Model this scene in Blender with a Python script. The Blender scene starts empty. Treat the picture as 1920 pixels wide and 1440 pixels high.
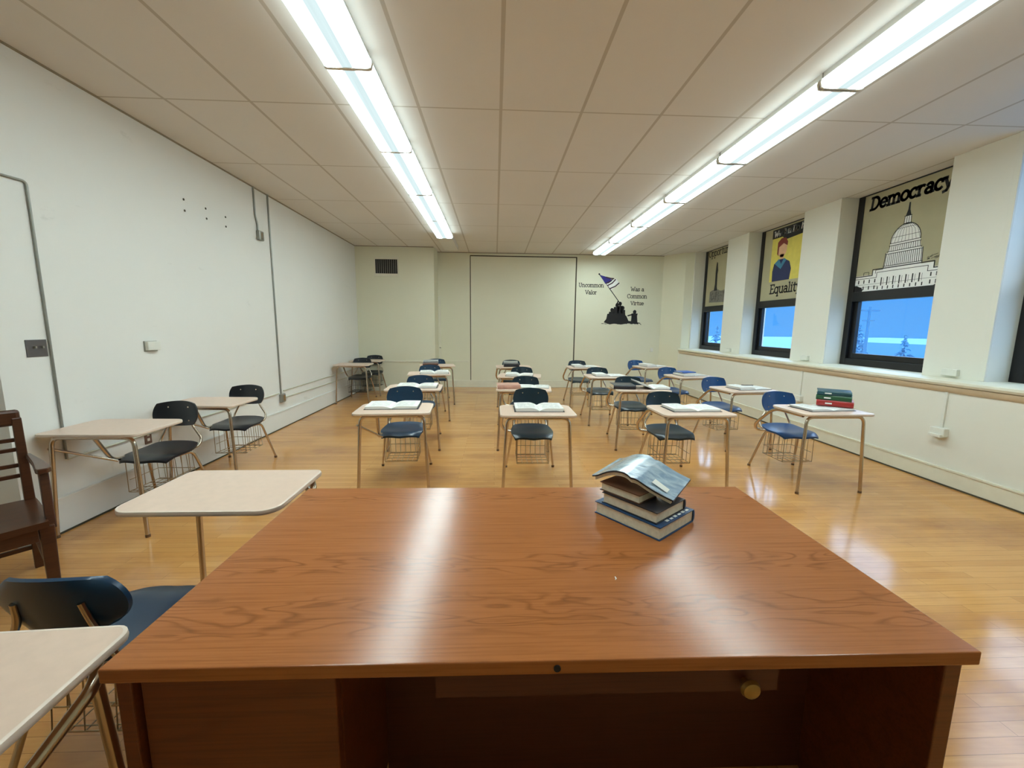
import bpy, bmesh, math, random
from mathutils import Vector, Matrix
random.seed(7)
S = bpy.context.scene
C = S.collection
PI = math.pi

# ------------------------------------------------------------------ camera, world, exposure
cam_d = bpy.data.cameras.new('camera'); cam = bpy.data.objects.new('camera', cam_d); C.objects.link(cam)
cam_d.sensor_width = 36.0; cam_d.lens = 14.25; cam_d.clip_start = 0.02; cam_d.clip_end = 500
R0 = (0.9990830278, -0.0416540892, 0.0099015316)       # camera right
R1 = (0.0039789537, -0.1399317058, -0.9901531627)      # camera down
R2 = (0.0426294663, 0.9892846176, -0.1396376526)       # camera forward
cam.matrix_world = Matrix(((R0[0], -R1[0], -R2[0], 0), (R0[1], -R1[1], -R2[1], 0), (R0[2], -R1[2], -R2[2], 1.45), (0, 0, 0, 1)))
S.camera = cam
W = bpy.data.worlds.new('dusk_sky'); S.world = W; W.use_nodes = True
wn = W.node_tree.nodes; wn.clear()
wo = wn.new('ShaderNodeOutputWorld'); wb = wn.new('ShaderNodeBackground')
wtc = wn.new('ShaderNodeTexCoord'); wsx = wn.new('ShaderNodeSeparateXYZ'); wr = wn.new('ShaderNodeValToRGB')
wr.color_ramp.elements[0].position = 0.5; wr.color_ramp.elements[0].color = (0.034, 0.150, 0.36, 1)       # dim blue haze at the horizon
wr.color_ramp.elements[1].position = 0.555; wr.color_ramp.elements[1].color = (0.030, 0.135, 0.34, 1)
for _p, _c in ((0.62, (0.85, 1.25, 1.8, 1)), (1.0, (0.9, 1.25, 1.7, 1))):                                  # bright overcast higher up
    _e = wr.color_ramp.elements.new(_p); _e.color = _c
wm = wn.new('ShaderNodeMath'); wm.operation = 'MULTIPLY_ADD'; wm.inputs[1].default_value = 0.5; wm.inputs[2].default_value = 0.5
wl = W.node_tree.links
wl.new(wtc.outputs['Generated'], wsx.inputs[0]); wl.new(wsx.outputs[2], wm.inputs[0]); wl.new(wm.outputs[0], wr.inputs[0])
wl.new(wr.outputs[0], wb.inputs[0]); wl.new(wb.outputs[0], wo.inputs[0])
wb.inputs[1].default_value = 3.2
S.view_settings.view_transform = 'Standard'; S.view_settings.look = 'None'
S.view_settings.gamma = 1.0; S.view_settings.use_curve_mapping = False
S.view_settings.exposure = -0.08
TUBE_POWER = 56.0      # radiance of the bright tube bands seen in the light lenses

# ------------------------------------------------------------------ materials
def lin(c):
    return tuple((v/12.92 if v <= 0.04045 else ((v+0.055)/1.055)**2.4) for v in c)
def rgb(r, g, b): return lin((r/255, g/255, b/255)) + (1,)
class NT:
    def __init__(s, m): s.t = m.node_tree; s.n = s.t.nodes; s.l = s.t.links
    def add(s, typ, **kw):
        nd = s.n.new(typ)
        for k, v in kw.items(): setattr(nd, k, v)
        return nd
    def link(s, a, b): s.l.new(a, b)
    def math(s, op, a, b=None, c=None):
        nd = s.n.new('ShaderNodeMath'); nd.operation = op
        for i, v in enumerate((a, b, c)):
            if v is None: continue
            if isinstance(v, (int, float)): nd.inputs[i].default_value = v
            else: s.l.new(v, nd.inputs[i])
        return nd.outputs[0]
    def mix(s, f, a, b):
        nd = s.n.new('ShaderNodeMix'); nd.data_type = 'RGBA'
        for i, v in ((0, f), (6, a), (7, b)):
            if isinstance(v, (int, float, tuple)): nd.inputs[i].default_value = v
            else: s.l.new(v, nd.inputs[i])
        return nd.outputs[2]
    def coords(s, scale=(1, 1, 1), kind='Object'):
        tc = s.n.new('ShaderNodeTexCoord'); mp = s.n.new('ShaderNodeMapping'); mp.inputs[3].default_value = scale
        s.l.new(tc.outputs[kind], mp.inputs[0]); return mp.outputs[0]
    def noise(s, vec, scale, detail=3, rough=0.5, dist=0):
        nd = s.n.new('ShaderNodeTexNoise'); nd.inputs['Scale'].default_value = scale; nd.inputs['Detail'].default_value = detail
        nd.inputs['Roughness'].default_value = rough; nd.inputs['Distortion'].default_value = dist
        s.l.new(vec, nd.inputs['Vector']); return nd.outputs[0]
    def ramp(s, f, stops):
        nd = s.n.new('ShaderNodeValToRGB'); cr = nd.color_ramp
        while len(cr.elements) < len(stops): cr.elements.new(0.5)
        for e, (p, c) in zip(cr.elements, stops): e.position = p; e.color = c if len(c) == 4 else tuple(c)+(1,)
        s.l.new(f, nd.inputs[0]); return nd.outputs[0]
    def bump(s, h, strength, dist=0.01):
        nd = s.n.new('ShaderNodeBump'); nd.inputs['Strength'].default_value = strength; nd.inputs['Distance'].default_value = dist
        s.l.new(h, nd.inputs['Height']); return nd.outputs[0]
def mat(name, col, rough=0.5, metal=0.0, spec=0.5, coat=0.0, var=0.04, vscale=9.0):
    m = bpy.data.materials.new(name); m.use_nodes = True; n = NT(m); b = n.n['Principled BSDF']
    b.inputs['Roughness'].default_value = rough; b.inputs['Metallic'].default_value = metal
    b.inputs['Specular IOR Level'].default_value = spec; b.inputs['Coat Weight'].default_value = coat
    b.inputs['Coat Roughness'].default_value = 0.15
    nz = n.noise(n.coords(), vscale, 4)
    d = tuple(max(0, v*(1-2*var)) for v in col[:3])+(1,); l = tuple(min(1, v*(1+2*var)) for v in col[:3])+(1,)
    n.link(n.ramp(nz, [(0.3, d), (0.7, l)]), b.inputs['Base Color'])
    return m
def bsdf(m): return m.node_tree.nodes['Principled BSDF']

def wall_mat(name, col, scuff=0.0):
    m = mat(name, col, 0.55, var=0.0); n = NT(m); b = bsdf(m)
    v = n.coords(); a = n.noise(v, 0.8, 4, 0.6); s = n.noise(v, 14, 5, 0.7)
    base = n.mix(a, tuple(x*0.95 for x in col[:3])+(1,), tuple(min(1, x*1.04) for x in col[:3])+(1,))
    if scuff:
        mp = n.coords((1, 0.6, 1.6)); q = n.noise(mp, 3.0, 6, 0.7)
        f = n.ramp(q, [(0.64, (0, 0, 0)), (0.78, (scuff, scuff, scuff))])
        base = n.mix(f, base, rgb(130, 125, 112))
    n.link(base, b.inputs['Base Color'])
    n.link(n.bump(s, 0.12, 0.004), b.inputs['Normal'])
    return m
M = {}
M['wall'] = wall_mat('cream_wall_paint', rgb(226, 224, 200))
M['wall_left'] = wall_mat('white_wall_paint', rgb(230, 229, 223), 0.32)
M['wall_right'] = wall_mat('pale_wall_paint', rgb(229, 228, 216))
M['trim'] = mat('cream_trim_paint', rgb(226, 223, 203), 0.4, var=0.015)
M['sill_wood'] = mat('tan_sill_paint', rgb(208, 190, 160), 0.35, var=0.03)
M['seam'] = mat('dark_seam', rgb(72, 66, 48), 0.8)
M['black_frame'] = mat('black_aluminium', rgb(16, 14, 16), 0.4)
M['black'] = mat('black_paint', rgb(20, 19, 22), 0.6)
M['white_paint'] = mat('white_mural_paint', rgb(242, 242, 238), 0.6, var=0.01)
M['shade'] = mat('beige_shade_board', rgb(176, 170, 138), 0.7, var=0.03, vscale=3)
M['yellow'] = mat('yellow_mural_paint', rgb(222, 208, 96), 0.6)
M['skin'] = mat('peach_mural_paint', rgb(222, 178, 140), 0.6)
M['navy_paint'] = mat('navy_mural_paint', rgb(22, 36, 84), 0.6)
M['teal_paint'] = mat('teal_mural_paint', rgb(58, 128, 160), 0.6)
M['red_paint'] = mat('auburn_mural_paint', rgb(130, 48, 38), 0.6)
M['grey_paint'] = mat('grey_mural_paint', rgb(120, 118, 110), 0.6)
M['flag_blue'] = mat('flag_blue_paint', rgb(44, 36, 130), 0.6)
M['flag_dark'] = mat('flag_stripe_paint', rgb(60, 26, 40), 0.6)
M['chrome'] = mat('steel_tube', rgb(196, 184, 168), 0.22, 1.0, var=0.02)
M['wire'] = mat('basket_wire', rgb(172, 152, 120), 0.35, 0.9)
M['dark_wire'] = mat('dark_basket_wire', rgb(60, 60, 54), 0.5, 0.5)
M['rubber'] = mat('bronze_glide', rgb(120, 98, 76), 0.35, 0.6)
M['plastic'] = mat('navy_plastic', rgb(8, 50, 78), 0.3, var=0.05)
M['plastic_green'] = mat('dark_teal_plastic', rgb(6, 38, 52), 0.3, var=0.05)
M['plastic_blue'] = mat('blue_plastic', rgb(10, 66, 118), 0.28, var=0.05)
M['plastic_black'] = mat('blue_black_plastic', rgb(8, 18, 30), 0.32, var=0.05)
M['laminate'] = mat('beige_laminate', rgb(220, 192, 172), 0.32, var=0.015, vscale=30)
M['edge'] = mat('pale_edge_band', rgb(226, 208, 192), 0.35, var=0.01)
M['brace_black'] = mat('black_bracket', rgb(22, 18, 20), 0.4)
M['conduit'] = mat('grey_conduit', rgb(150, 150, 142), 0.35, 0.6)
M['painted_conduit'] = mat('painted_conduit', rgb(204, 202, 184), 0.45)
M['switch'] = mat('grey_switch_plate', rgb(104, 100, 100), 0.35, 0.5)
M['white_plastic'] = mat('white_plastic', rgb(226, 226, 216), 0.4, var=0.01)
M['brown_plastic'] = mat('brown_outlet', rgb(112, 84, 70), 0.5)
M['page'] = mat('page_edges', rgb(222, 214, 192), 0.8, var=0.05, vscale=60)
M['fixture'] = mat('white_enamel', rgb(224, 222, 214), 0.35, var=0.01)
M['brass'] = mat('dull_brass', rgb(170, 140, 80), 0.35, 0.6)
M['dark_metal'] = mat('dark_metal', rgb(70, 60, 56), 0.35, 0.8)
for k, c in dict(book_navy=(18, 62, 106), book_blue=(60, 96, 170), book_red=(168, 44, 40), book_green=(34, 84, 50), book_teal=(26, 74, 84),
                 book_black=(34, 32, 38), book_pink=(196, 150, 132), book_grey=(150, 152, 150), book_brown=(96, 62, 44)).items():
    M[k] = mat(k.replace('book_', '')+'_book_cover', rgb(*c), 0.35, var=0.06, vscale=20)

# printed pages: grey text lines inside pale margins
def page_mat(name, paper, ink=0.45):
    m = mat(name, rgb(*paper), 0.6, var=0.0); n = NT(m); b = bsdf(m)
    v = n.coords(); sx = n.add('ShaderNodeSeparateXYZ'); n.link(v, sx.inputs[0])
    ax = n.math('ABSOLUTE', sx.outputs[0]); ln = n.math('FRACT', n.math('MULTIPLY', sx.outputs[1], 95.0))
    on = n.math('LESS_THAN', ln, 0.45)
    inx = n.math('MULTIPLY', n.math('GREATER_THAN', ax, 0.03), n.math('LESS_THAN', ax, 0.185))
    iny = n.math('LESS_THAN', n.math('ABSOLUTE', sx.outputs[1]), 0.11)
    wd = n.math('GREATER_THAN', n.noise(v, 40, 2), 0.42)
    f = n.math('MULTIPLY', n.math('MULTIPLY', n.math('MULTIPLY', on, wd), n.math('MULTIPLY', inx, iny)), ink)
    n.link(n.mix(f, rgb(*paper), rgb(70, 72, 80)), b.inputs['Base Color']); return m
M['print'] = page_mat('printed_pages', (232, 232, 226))

# silver-blue plastic jacket of the tented book
m = mat('glossy_jacket', rgb(122, 150, 172), 0.18, coat=0.8, var=0.0); n = NT(m); b = bsdf(m)
v = n.coords((1, 3, 1)); q = n.noise(v, 9, 4, 0.6, 0.8)
n.link(n.ramp(q, [(0.35, rgb(128, 156, 180)), (0.55, rgb(168, 192, 208)), (0.75, rgb(208, 222, 228))]), b.inputs['Base Color'])
n.link(n.bump(q, 0.5, 0.01), b.inputs['Normal']); M['jacket'] = m

# maple strip floor, boards run along X
m = mat('maple_strip_floor', rgb(196, 148, 94), 0.2, var=0.0); n = NT(m); b = bsdf(m)
br = n.add('ShaderNodeTexBrick'); n.link(n.coords(), br.inputs['Vector'])
br.inputs['Scale'].default_value = 1.0; br.inputs['Brick Width'].default_value = 0.95; br.inputs['Row Height'].default_value = 0.057
br.inputs['Mortar Size'].default_value = 0.0011; br.inputs['Mortar Smooth'].default_value = 0.3; br.offset = 0.37; br.offset_frequency = 2
br.inputs['Color1'].default_value = (0, 0, 0, 1); br.inputs['Color2'].default_value = (1, 1, 1, 1); br.inputs['Mortar'].default_value = (0.5, 0.5, 0.5, 1)
bc = n.ramp(br.outputs['Color'], [(0.0, rgb(200, 144, 82)), (0.35, rgb(209, 154, 89)), (0.7, rgb(215, 160, 94)), (1.0, rgb(203, 146, 82))])
gr = n.noise(n.coords((1.2, 26, 1)), 3.0, 5, 0.65)
bc = n.mix(n.ramp(gr, [(0.35, (0, 0, 0)), (0.75, (0.45, 0.45, 0.45))]), bc, rgb(184, 126, 68))
wear = n.noise(n.coords((0.7, 1.6, 1)), 1.1, 5, 0.65)
bc = n.mix(n.ramp(wear, [(0.48, (0, 0, 0)), (0.72, (0.75, 0.75, 0.75))]), bc, rgb(156, 102, 66))
bc = n.mix(n.math('MULTIPLY', br.outputs['Fac'], 0.6), bc, rgb(96, 60, 34))
n.link(bc, b.inputs['Base Color'])
n.link(n.ramp(wear, [(0.3, (0.08, 0.08, 0.08)), (0.7, (0.20, 0.20, 0.20))]), b.inputs['Roughness'])
n.link(n.bump(n.math('ADD', n.math('MULTIPLY', br.outputs['Fac'], -0.6), n.math('MULTIPLY', n.noise(n.coords((0.6, 7, 1)), 2.0, 2), 0.25)), 0.08, 0.01), b.inputs['Normal'])
M['floor'] = m

# suspended ceiling tiles: fine grid lines
m = mat('ceiling_tile', rgb(204, 192, 172), 0.85, var=0.0); n = NT(m); b = bsdf(m)
v = n.coords(); sx = n.add('ShaderNodeSeparateXYZ'); n.link(v, sx.inputs[0])
fx = n.math('ABSOLUTE', n.math('SUBTRACT', n.math('FRACT', n.math('DIVIDE', n.math('ADD', sx.outputs[0], -0.04+0.32+64), 0.64)), 0.5))
fy = n.math('ABSOLUTE', n.math('SUBTRACT', n.math('FRACT', n.math('DIVIDE', n.math('ADD', sx.outputs[1], -3.46+0.6225+124.5), 1.245)), 0.5))
g = n.math('MAXIMUM', n.math('LESS_THAN', fx, 0.019), n.math('LESS_THAN', fy, 0.0065))
tv = n.noise(v, 1.1, 3); base = n.mix(tv, rgb(218, 214, 206), rgb(226, 222, 217))
n.link(n.mix(n.math('MULTIPLY', g, 0.62), base, rgb(168, 156, 136)), b.inputs['Base Color'])
n.link(n.bump(n.noise(v, 90, 3), 0.15, 0.002), b.inputs['Normal']); M['ceiling'] = m

# oak veneer: contour lines of stretched noise give cathedral figure, grain along X
def oak(name, dark, mid, light, rough, gscale=(1.1, 5.5, 5.5), lines=11, figure=1.0, spec=0.5, bands=None):
    m = mat(name, rgb(*mid), rough, var=0.0, spec=spec); n = NT(m); b = bsdf(m)
    w = n.noise(n.coords(gscale), 1.0, 2, 0.45, 0.25)
    r = n.math('FRACT', n.math('MULTIPLY', w, float(lines)))
    tri = n.math('SUBTRACT', 1.0, n.math('ABSOLUTE', n.math('SUBTRACT', n.math('MULTIPLY', r, 2.0), 1.0)))
    ring = n.ramp(tri, [(0.55, (0, 0, 0)), (0.98, (figure*0.55,)*3)])
    if bands:
        sx = n.add('ShaderNodeSeparateXYZ'); n.link(n.coords(), sx.inputs[0]); acc = None
        wob = n.math('MULTIPLY', n.math('SUBTRACT', n.noise(n.coords((1.5, 0.01, 0.01)), 1.0, 2), 0.5), 0.10)
        for c0, hw in bands:
            q = n.math('SUBTRACT', 1.0, n.math('DIVIDE', n.math('ABSOLUTE', n.math('SUBTRACT', n.math('ADD', sx.outputs[1], wob), c0)), hw))
            q = n.math('MAXIMUM', q, 0.0); acc = q if acc is None else n.math('MAXIMUM', acc, q)
        ring = n.math('MULTIPLY', ring, n.math('ADD', n.math('MINIMUM', n.math('MULTIPLY', acc, 2.5), 1.0), 0.10))
    fine = n.noise(n.coords((3.0, 150, 150)), 1.0, 4, 0.6)
    brk = n.noise(n.coords((18, 60, 60)), 1.0, 3)
    base = n.mix(n.noise(n.coords((0.8, 2.2, 2.2)), 1.3, 3), rgb(*mid), rgb(*light))
    base = n.mix(n.ramp(fine, [(0.45, (0, 0, 0)), (0.75, (0.45, 0.45, 0.45))]), base, rgb(*dark))
    base = n.mix(n.math('MULTIPLY', ring, n.math('ADD', n.math('MULTIPLY', brk, 0.9), 0.3)), base, rgb(*dark))
    n.link(base, b.inputs['Base Color'])
    n.link(n.bump(fine, 0.12, 0.002), b.inputs['Normal']); return m
M['oak_top'] = oak('oak_laminate_top', (104, 56, 26), (164, 98, 50), (176, 108, 58), 0.21, gscale=(2.8, 13, 13), lines=10, figure=1.0, spec=0.42, bands=((-0.105, 0.06), (-0.315, 0.085), (0.37, 0.05)))
M['oak_side'] = oak('oak_veneer_side', (66, 30, 14), (112, 58, 26), (126, 68, 32), 0.4, lines=6, figure=0.5)
M['oak_dark'] = oak('oak_inner_panel', (50, 22, 12), (84, 40, 20), (92, 46, 24), 0.5, lines=5, figure=0.4)
M['chair_wood'] = oak('dark_walnut_stain', (36, 18, 10), (74, 42, 24), (86, 50, 30), 0.3, lines=6, figure=0.5)

# light lens: two bright tubes seen through a cool diffuser (along local Y)
m = bpy.data.materials.new('lit_lens'); m.use_nodes = True; n = NT(m); n.n.clear()
out = n.add('ShaderNodeOutputMaterial'); em = n.add('ShaderNodeEmission'); n.link(em.outputs[0], out.inputs[0])
v = n.coords(); sx = n.add('ShaderNodeSeparateXYZ'); n.link(v, sx.inputs[0])
d = n.math('ABSOLUTE', n.math('SUBTRACT', n.math('ABSOLUTE', sx.outputs[0]), 0.085))
band = n.math('POWER', n.math('MAXIMUM', n.math('SUBTRACT', 1.0, n.math('DIVIDE', d, 0.055)), 0.0), 1.5)
rip = n.noise(n.coords((30, 1.5, 1)), 1.0, 3)
st = n.math('ADD', n.math('MULTIPLY', band, TUBE_POWER), n.math('ADD', 0.80, n.math('MULTIPLY', rip, 0.35)))
st = n.math('ADD', st, n.math('MULTIPLY', n.math('GREATER_THAN', n.math('ABSOLUTE', sx.outputs[0]), 0.1395), 5.0))
n.link(st, em.inputs[1]); em.inputs[0].default_value = (0.80, 0.985, 1.0, 1)
M['lens'] = m
m = bpy.data.materials.new('window_glass'); m.use_nodes = True; n = NT(m); n.n.clear()
out = n.add('ShaderNodeOutputMaterial'); tr = n.add('ShaderNodeBsdfTransparent'); gl = n.add('ShaderNodeBsdfGlossy'); mx = n.add('ShaderNodeMixShader')
tr.inputs[0].default_value = (0.97, 0.985, 1, 1); gl.inputs['Roughness'].default_value = 0.03; mx.inputs[0].default_value = 0.06
n.link(tr.outputs[0], mx.inputs[1]); n.link(gl.outputs[0], mx.inputs[2]); n.link(mx.outputs[0], out.inputs[0]); M['glass'] = m
M['snow'] = mat('snowy_ground', (0.07, 0.235, 0.36, 1), 0.8)  # outdoor colours from here down carry the blue haze in their tint
M['haze_tree'] = mat('hazy_tree', (0.05, 0.19, 0.33, 1), 0.9, var=0.1, vscale=1)  # bluish distance haze painted into the tree colour
M['pole_wood'] = mat('hazy_pole', (0.045, 0.17, 0.30, 1), 0.9)
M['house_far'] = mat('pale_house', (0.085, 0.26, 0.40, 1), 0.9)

# ------------------------------------------------------------------ mesh helpers
def finish(name, bm, m, parent=None, smooth=None, bevel=0.0):
    bmesh.ops.recalc_face_normals(bm, faces=bm.faces)
    me = bpy.data.meshes.new(name); bm.to_mesh(me); bm.free()
    me.materials.append(m)
    o = bpy.data.objects.new(name, me); C.objects.link(o)
    if parent is not None: o.parent = parent
    if smooth is not None:
        me.polygons.foreach_set('use_smooth', [True]*len(me.polygons))
        try: me.set_sharp_from_angle(angle=math.radians(smooth))
        except Exception: pass
    if bevel:
        bv = o.modifiers.new('bevel', 'BEVEL'); bv.width = bevel; bv.segments = 2; bv.limit_method = 'ANGLE'
    return o
def add_box(bm, x0, x1, y0, y1, z0, z1, mtx=None):
    vs = [bm.verts.new(Vector(p) if mtx is None else mtx @ Vector(p)) for p in
          ((x0,y0,z0),(x1,y0,z0),(x1,y1,z0),(x0,y1,z0),(x0,y0,z1),(x1,y0,z1),(x1,y1,z1),(x0,y1,z1))]
    for f in ((0,3,2,1),(4,5,6,7),(0,1,5,4),(1,2,6,5),(2,3,7,6),(3,0,4,7)): bm.faces.new([vs[i] for i in f])
def box(name, m, parent, x0, x1, y0, y1, z0, z1, bevel=0.0):
    bm = bmesh.new(); add_box(bm, x0, x1, y0, y1, z0, z1); return finish(name, bm, m, parent, bevel=bevel)
def add_prism(bm, pts, z0, z1, f=lambda x, y, z: (x, y, z)):
    a = [bm.verts.new(f(x, y, z0)) for x, y in pts]; b = [bm.verts.new(f(x, y, z1)) for x, y in pts]; k = len(pts)
    bm.faces.new(list(reversed(a))); bm.faces.new(b)
    for i in range(k): bm.faces.new((a[i], a[(i+1) % k], b[(i+1) % k], b[i]))
def fillet(pts, r, k=5):
    pts = [Vector(p) for p in pts]; out = [pts[0]]
    for i in range(1, len(pts)-1):
        p, a, b = pts[i], pts[i-1], pts[i+1]
        da, db = (a-p), (b-p); q = min(r, da.length*0.48, db.length*0.48)
        s, e = p+da.normalized()*q, p+db.normalized()*q
        for j in range(k+1):
            t = j/k; out.append((1-t)**2*s + 2*t*(1-t)*p + t*t*e)
    out.append(pts[-1]); return out
def add_tube(bm, pts, r, seg=10, fil=0.0, r2=None):
    P = fillet(pts, fil) if fil else [Vector(p) for p in pts]
    rings = []; t0 = (P[1]-P[0]).normalized(); up = Vector((0, 0, 1)) if abs(t0.z) < 0.9 else Vector((1, 0, 0))
    nrm = t0.cross(up).normalized(); N = len(P)
    for i, p in enumerate(P):
        t = (P[min(i+1, N-1)]-P[max(i-1, 0)])
        if t.length < 1e-9: t = t0
        t = t.normalized(); nrm = (nrm - t*nrm.dot(t)).normalized(); bn = t.cross(nrm)
        rr = r if r2 is None else r+(r2-r)*i/(N-1)
        rings.append([bm.verts.new(p + (nrm*math.cos(2*PI*j/seg) + bn*math.sin(2*PI*j/seg))*rr) for j in range(seg)])
    for a, b in zip(rings, rings[1:]):
        for j in range(seg): bm.faces.new((a[j], a[(j+1) % seg], b[(j+1) % seg], b[j]))
    bm.faces.new(list(reversed(rings[0]))); bm.faces.new(rings[-1])
def tube(name, m, parent, pts, r, seg=10, fil=0.0, r2=None):
    bm = bmesh.new(); add_tube(bm, pts, r, seg, fil, r2); return finish(name, bm, m, parent, smooth=50)
def add_cyl(bm, c, axis, r, h, seg=16, r2=None):
    c = Vector(c); a = Vector(axis).normalized(); add_tube(bm, [c-a*h/2, c+a*h/2], r, seg, 0, r2)
def plate(name, m, parent, fn, nu=16, nv=12, thick=0.012, nrm=(0, 0, 1), smooth=50):
    # fn(u, v) in [-1,1]^2 -> point on the upper surface
    bm = bmesh.new(); off = Vector(nrm)*thick
    T = [[bm.verts.new(Vector(fn(-1+2*i/nu, -1+2*j/nv))) for j in range(nv+1)] for i in range(nu+1)]
    B = [[bm.verts.new(T[i][j].co - off) for j in range(nv+1)] for i in range(nu+1)]
    for i in range(nu):
        for j in range(nv):
            bm.faces.new((T[i][j], T[i+1][j], T[i+1][j+1], T[i][j+1])); bm.faces.new((B[i][j+1], B[i+1][j+1], B[i+1][j], B[i][j]))
    rim = [(i, 0) for i in range(nu)]+[(nu, j) for j in range(nv)]+[(i, nv) for i in range(nu, 0, -1)]+[(0, j) for j in range(nv, 0, -1)]
    for q in range(len(rim)):
        (a, b), (c, d) = rim[q], rim[(q+1) % len(rim)]
        bm.faces.new((T[a][b], B[a][b], B[c][d], T[c][d]))
    o = finish(name, bm, m, parent, smooth=smooth); return o
def rounded_rect(x0, x1, y0, y1, radii, k=5):
    pts = []
    for (cx, cy, r, a0) in ((x1-radii[0], y0+radii[0], radii[0], -90), (x1-radii[1], y1-radii[1], radii[1], 0),
                            (x0+radii[2], y1-radii[2], radii[2], 90), (x0+radii[3], y0+radii[3], radii[3], 180)):
        for i in range(k+1):
            a = math.radians(a0+90*i/k); pts.append((cx+r*math.cos(a), cy+r*math.sin(a)))
    return pts
def tag(o, label=None, cat=None, group=None, kind=None):
    if label: o['label'] = label
    if cat: o['category'] = cat
    if group: o['group'] = group
    if kind: o['kind'] = kind
    return o
def empty(name, loc=(0, 0, 0), rz=0.0):
    o = bpy.data.objects.new(name, None); C.objects.link(o); o.location = loc; o.rotation_euler = (0, 0, rz); o.empty_display_size = 0.05
    return o
def struct(o): o['kind'] = 'structure'; return o
def copy_tree(o, parent=None):
    c = o.copy(); C.objects.link(c)
    if parent is not None: c.parent = parent
    for ch in list(o.children): copy_tree(ch, c)
    return c

# ------------------------------------------------------------------ room shell
XL, XR, YB, H = -3.01, 4.27, 9.72, 3.14
struct(box('floor', M['floor'], None, -3.7, 4.6, -2.1, 9.9, -0.1, 0.0))
struct(box('ceiling', M['ceiling'], None, -3.7, 4.95, -2.1, 9.9, H, H+0.1))
bm = bmesh.new(); add_box(bm, -3.6, XL, 2.58, 9.9, 0, H); add_box(bm, -3.7, -3.6, -2.1, 2.58, 0, H)
add_box(bm, -3.6, XL, -2.1, 2.58, 2.45, H)
struct(finish('wall_left', bm, M['wall_left']))
bm = bmesh.new()
add_box(bm, XL, 4.9, YB, 9.9, 0, H)
add_box(bm, XL, -1.33, 9.13, YB, 0, H)                                   # boxed-out chase at the left
add_prism(bm, [(3.98, YB), (4.05, 9.62), (4.30, 9.26), (4.47, 9.2), (4.47, YB)], 0, H)   # canted corner
struct(finish('wall_back', bm, M['wall']))
struct(box('wall_behind', M['wall'], None, -3.7, 4.9, -2.2, -2.1, 0, H))
bm = bmesh.new()
add_box(bm, XR, 4.9, -2.1, YB, 0, 0.93)
for y0, y1 in ((9.17, YB), (7.25, 7.92), (5.33, 5.98), (3.49, 4.05), (-2.1, 2.14)):
    add_box(bm, 4.48, 4.9, y0, y1, 0.93, H)
struct(finish('wall_right', bm, M['wall_right'], bevel=0.004))
# raised casing strips on the pillar edges
for i, (y, s) in enumerate(((9.17, 1), (7.25, 1), (5.33, 1), (3.49, 1))):
    a, b_ = (y, y+0.05) if s > 0 else (y-0.05, y)
    struct(box('trim_%d' % (i+3), M['wall_right'], None, 4.468, 4.48, a, b_, 0.995, H, 0.004))
# sill ledge with rounded nose and cove below
bm = bmesh.new(); pr = [(4.80, 0.93), (4.80, 0.995), (4.245, 0.995), (4.225, 0.985), (4.22, 0.965), (4.23, 0.945), (4.25, 0.935), (4.27, 0.93)]
add_prism(bm, pr, -2.1, 9.23, lambda x, y, z: (x, z, y)); struct(finish('trim_1', bm, M['trim'], smooth=35))
bm = bmesh.new(); pr = [(4.27, 0.88), (4.262, 0.88), (4.245, 0.90), (4.24, 0.935), (4.27, 0.935)]
add_prism(bm, pr, -2.1, 9.21, lambda x, y, z: (x, z, y)); struct(finish('trim_2', bm, M['sill_wood'], smooth=35))
# baseboards
bm = bmesh.new(); add_box(bm, XL, XL+0.018, 2.58, 9.13, 0, 0.235); add_box(bm, XL, XL+0.026, 2.58, 9.13, 0.235, 0.25)
struct(finish('baseboard_left', bm, M['wall_left'], bevel=0.003))
bm = bmesh.new(); add_box(bm, XR-0.018, XR, -2.1, YB, 0, 0.15); add_box(bm, XR-0.025, XR, -2.1, YB, 0.15, 0.17)
struct(finish('baseboard_right', bm, M['trim'], bevel=0.003))
bm = bmesh.new(); add_box(bm, -1.33, 4.2, YB-0.02, YB, 0, 0.15); add_box(bm, -1.33, 4.2, YB-0.027, YB, 0.15, 0.17); add_box(bm, XL+.026, -1.33, 9.11, 9.13, 0, 0.16)
struct(finish('baseboard_back', bm, M['trim'], bevel=0.003))
bm = bmesh.new(); add_box(bm, XR-0.024, XR-0.018, -2.1, YB-0.03, 0, 0.014); add_box(bm, XL+0.018, XL+0.024, 2.58, 9.1, 0, 0.012)
struct(finish('trim_10', bm, M['seam']))
# horizontal moulding low on the back wall, left part
bm = bmesh.new(); add_box(bm, XL, -1.33, 9.112, 9.13, 0.645, 0.685); add_box(bm, -1.33, -0.62, YB-0.018, YB, 0.60, 0.64); struct(finish('trim_11', bm, M['trim'], bevel=0.003))
# big flush panel in the back wall with its dark joints
pn = struct(box('trim_12', M['wall'], None, -0.565, 1.885, YB-0.012, YB, 0.0, 3.055))
bm = bmesh.new(); add_box(bm, -0.585, -0.567, YB-0.004, YB, 0, 3.075); add_box(bm, 1.887, 1.915, YB-0.006, YB, 0.17, 3.075); add_box(bm, -0.585, 1.915, YB-0.004, YB, 3.057, 3.08)
struct(finish('trim_13', bm, M['seam']))
struct(box('trim_14', M['trim'], None, -1.33, -1.27, YB-0.02, YB, 0.17, 2.15, 0.003))
bm = bmesh.new(); add_box(bm, XL, XL+0.012, 2.6, 9.13, H-0.012, H); add_box(bm, XL+.012, -1.33, 9.118, 9.13, H-0.012, H); add_box(bm, -1.33, 3.98, YB-0.012, YB, H-0.012, H)
struct(finish('trim_15', bm, mat('ceiling_shadow_gap', rgb(150, 138, 116), 0.8)))

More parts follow.
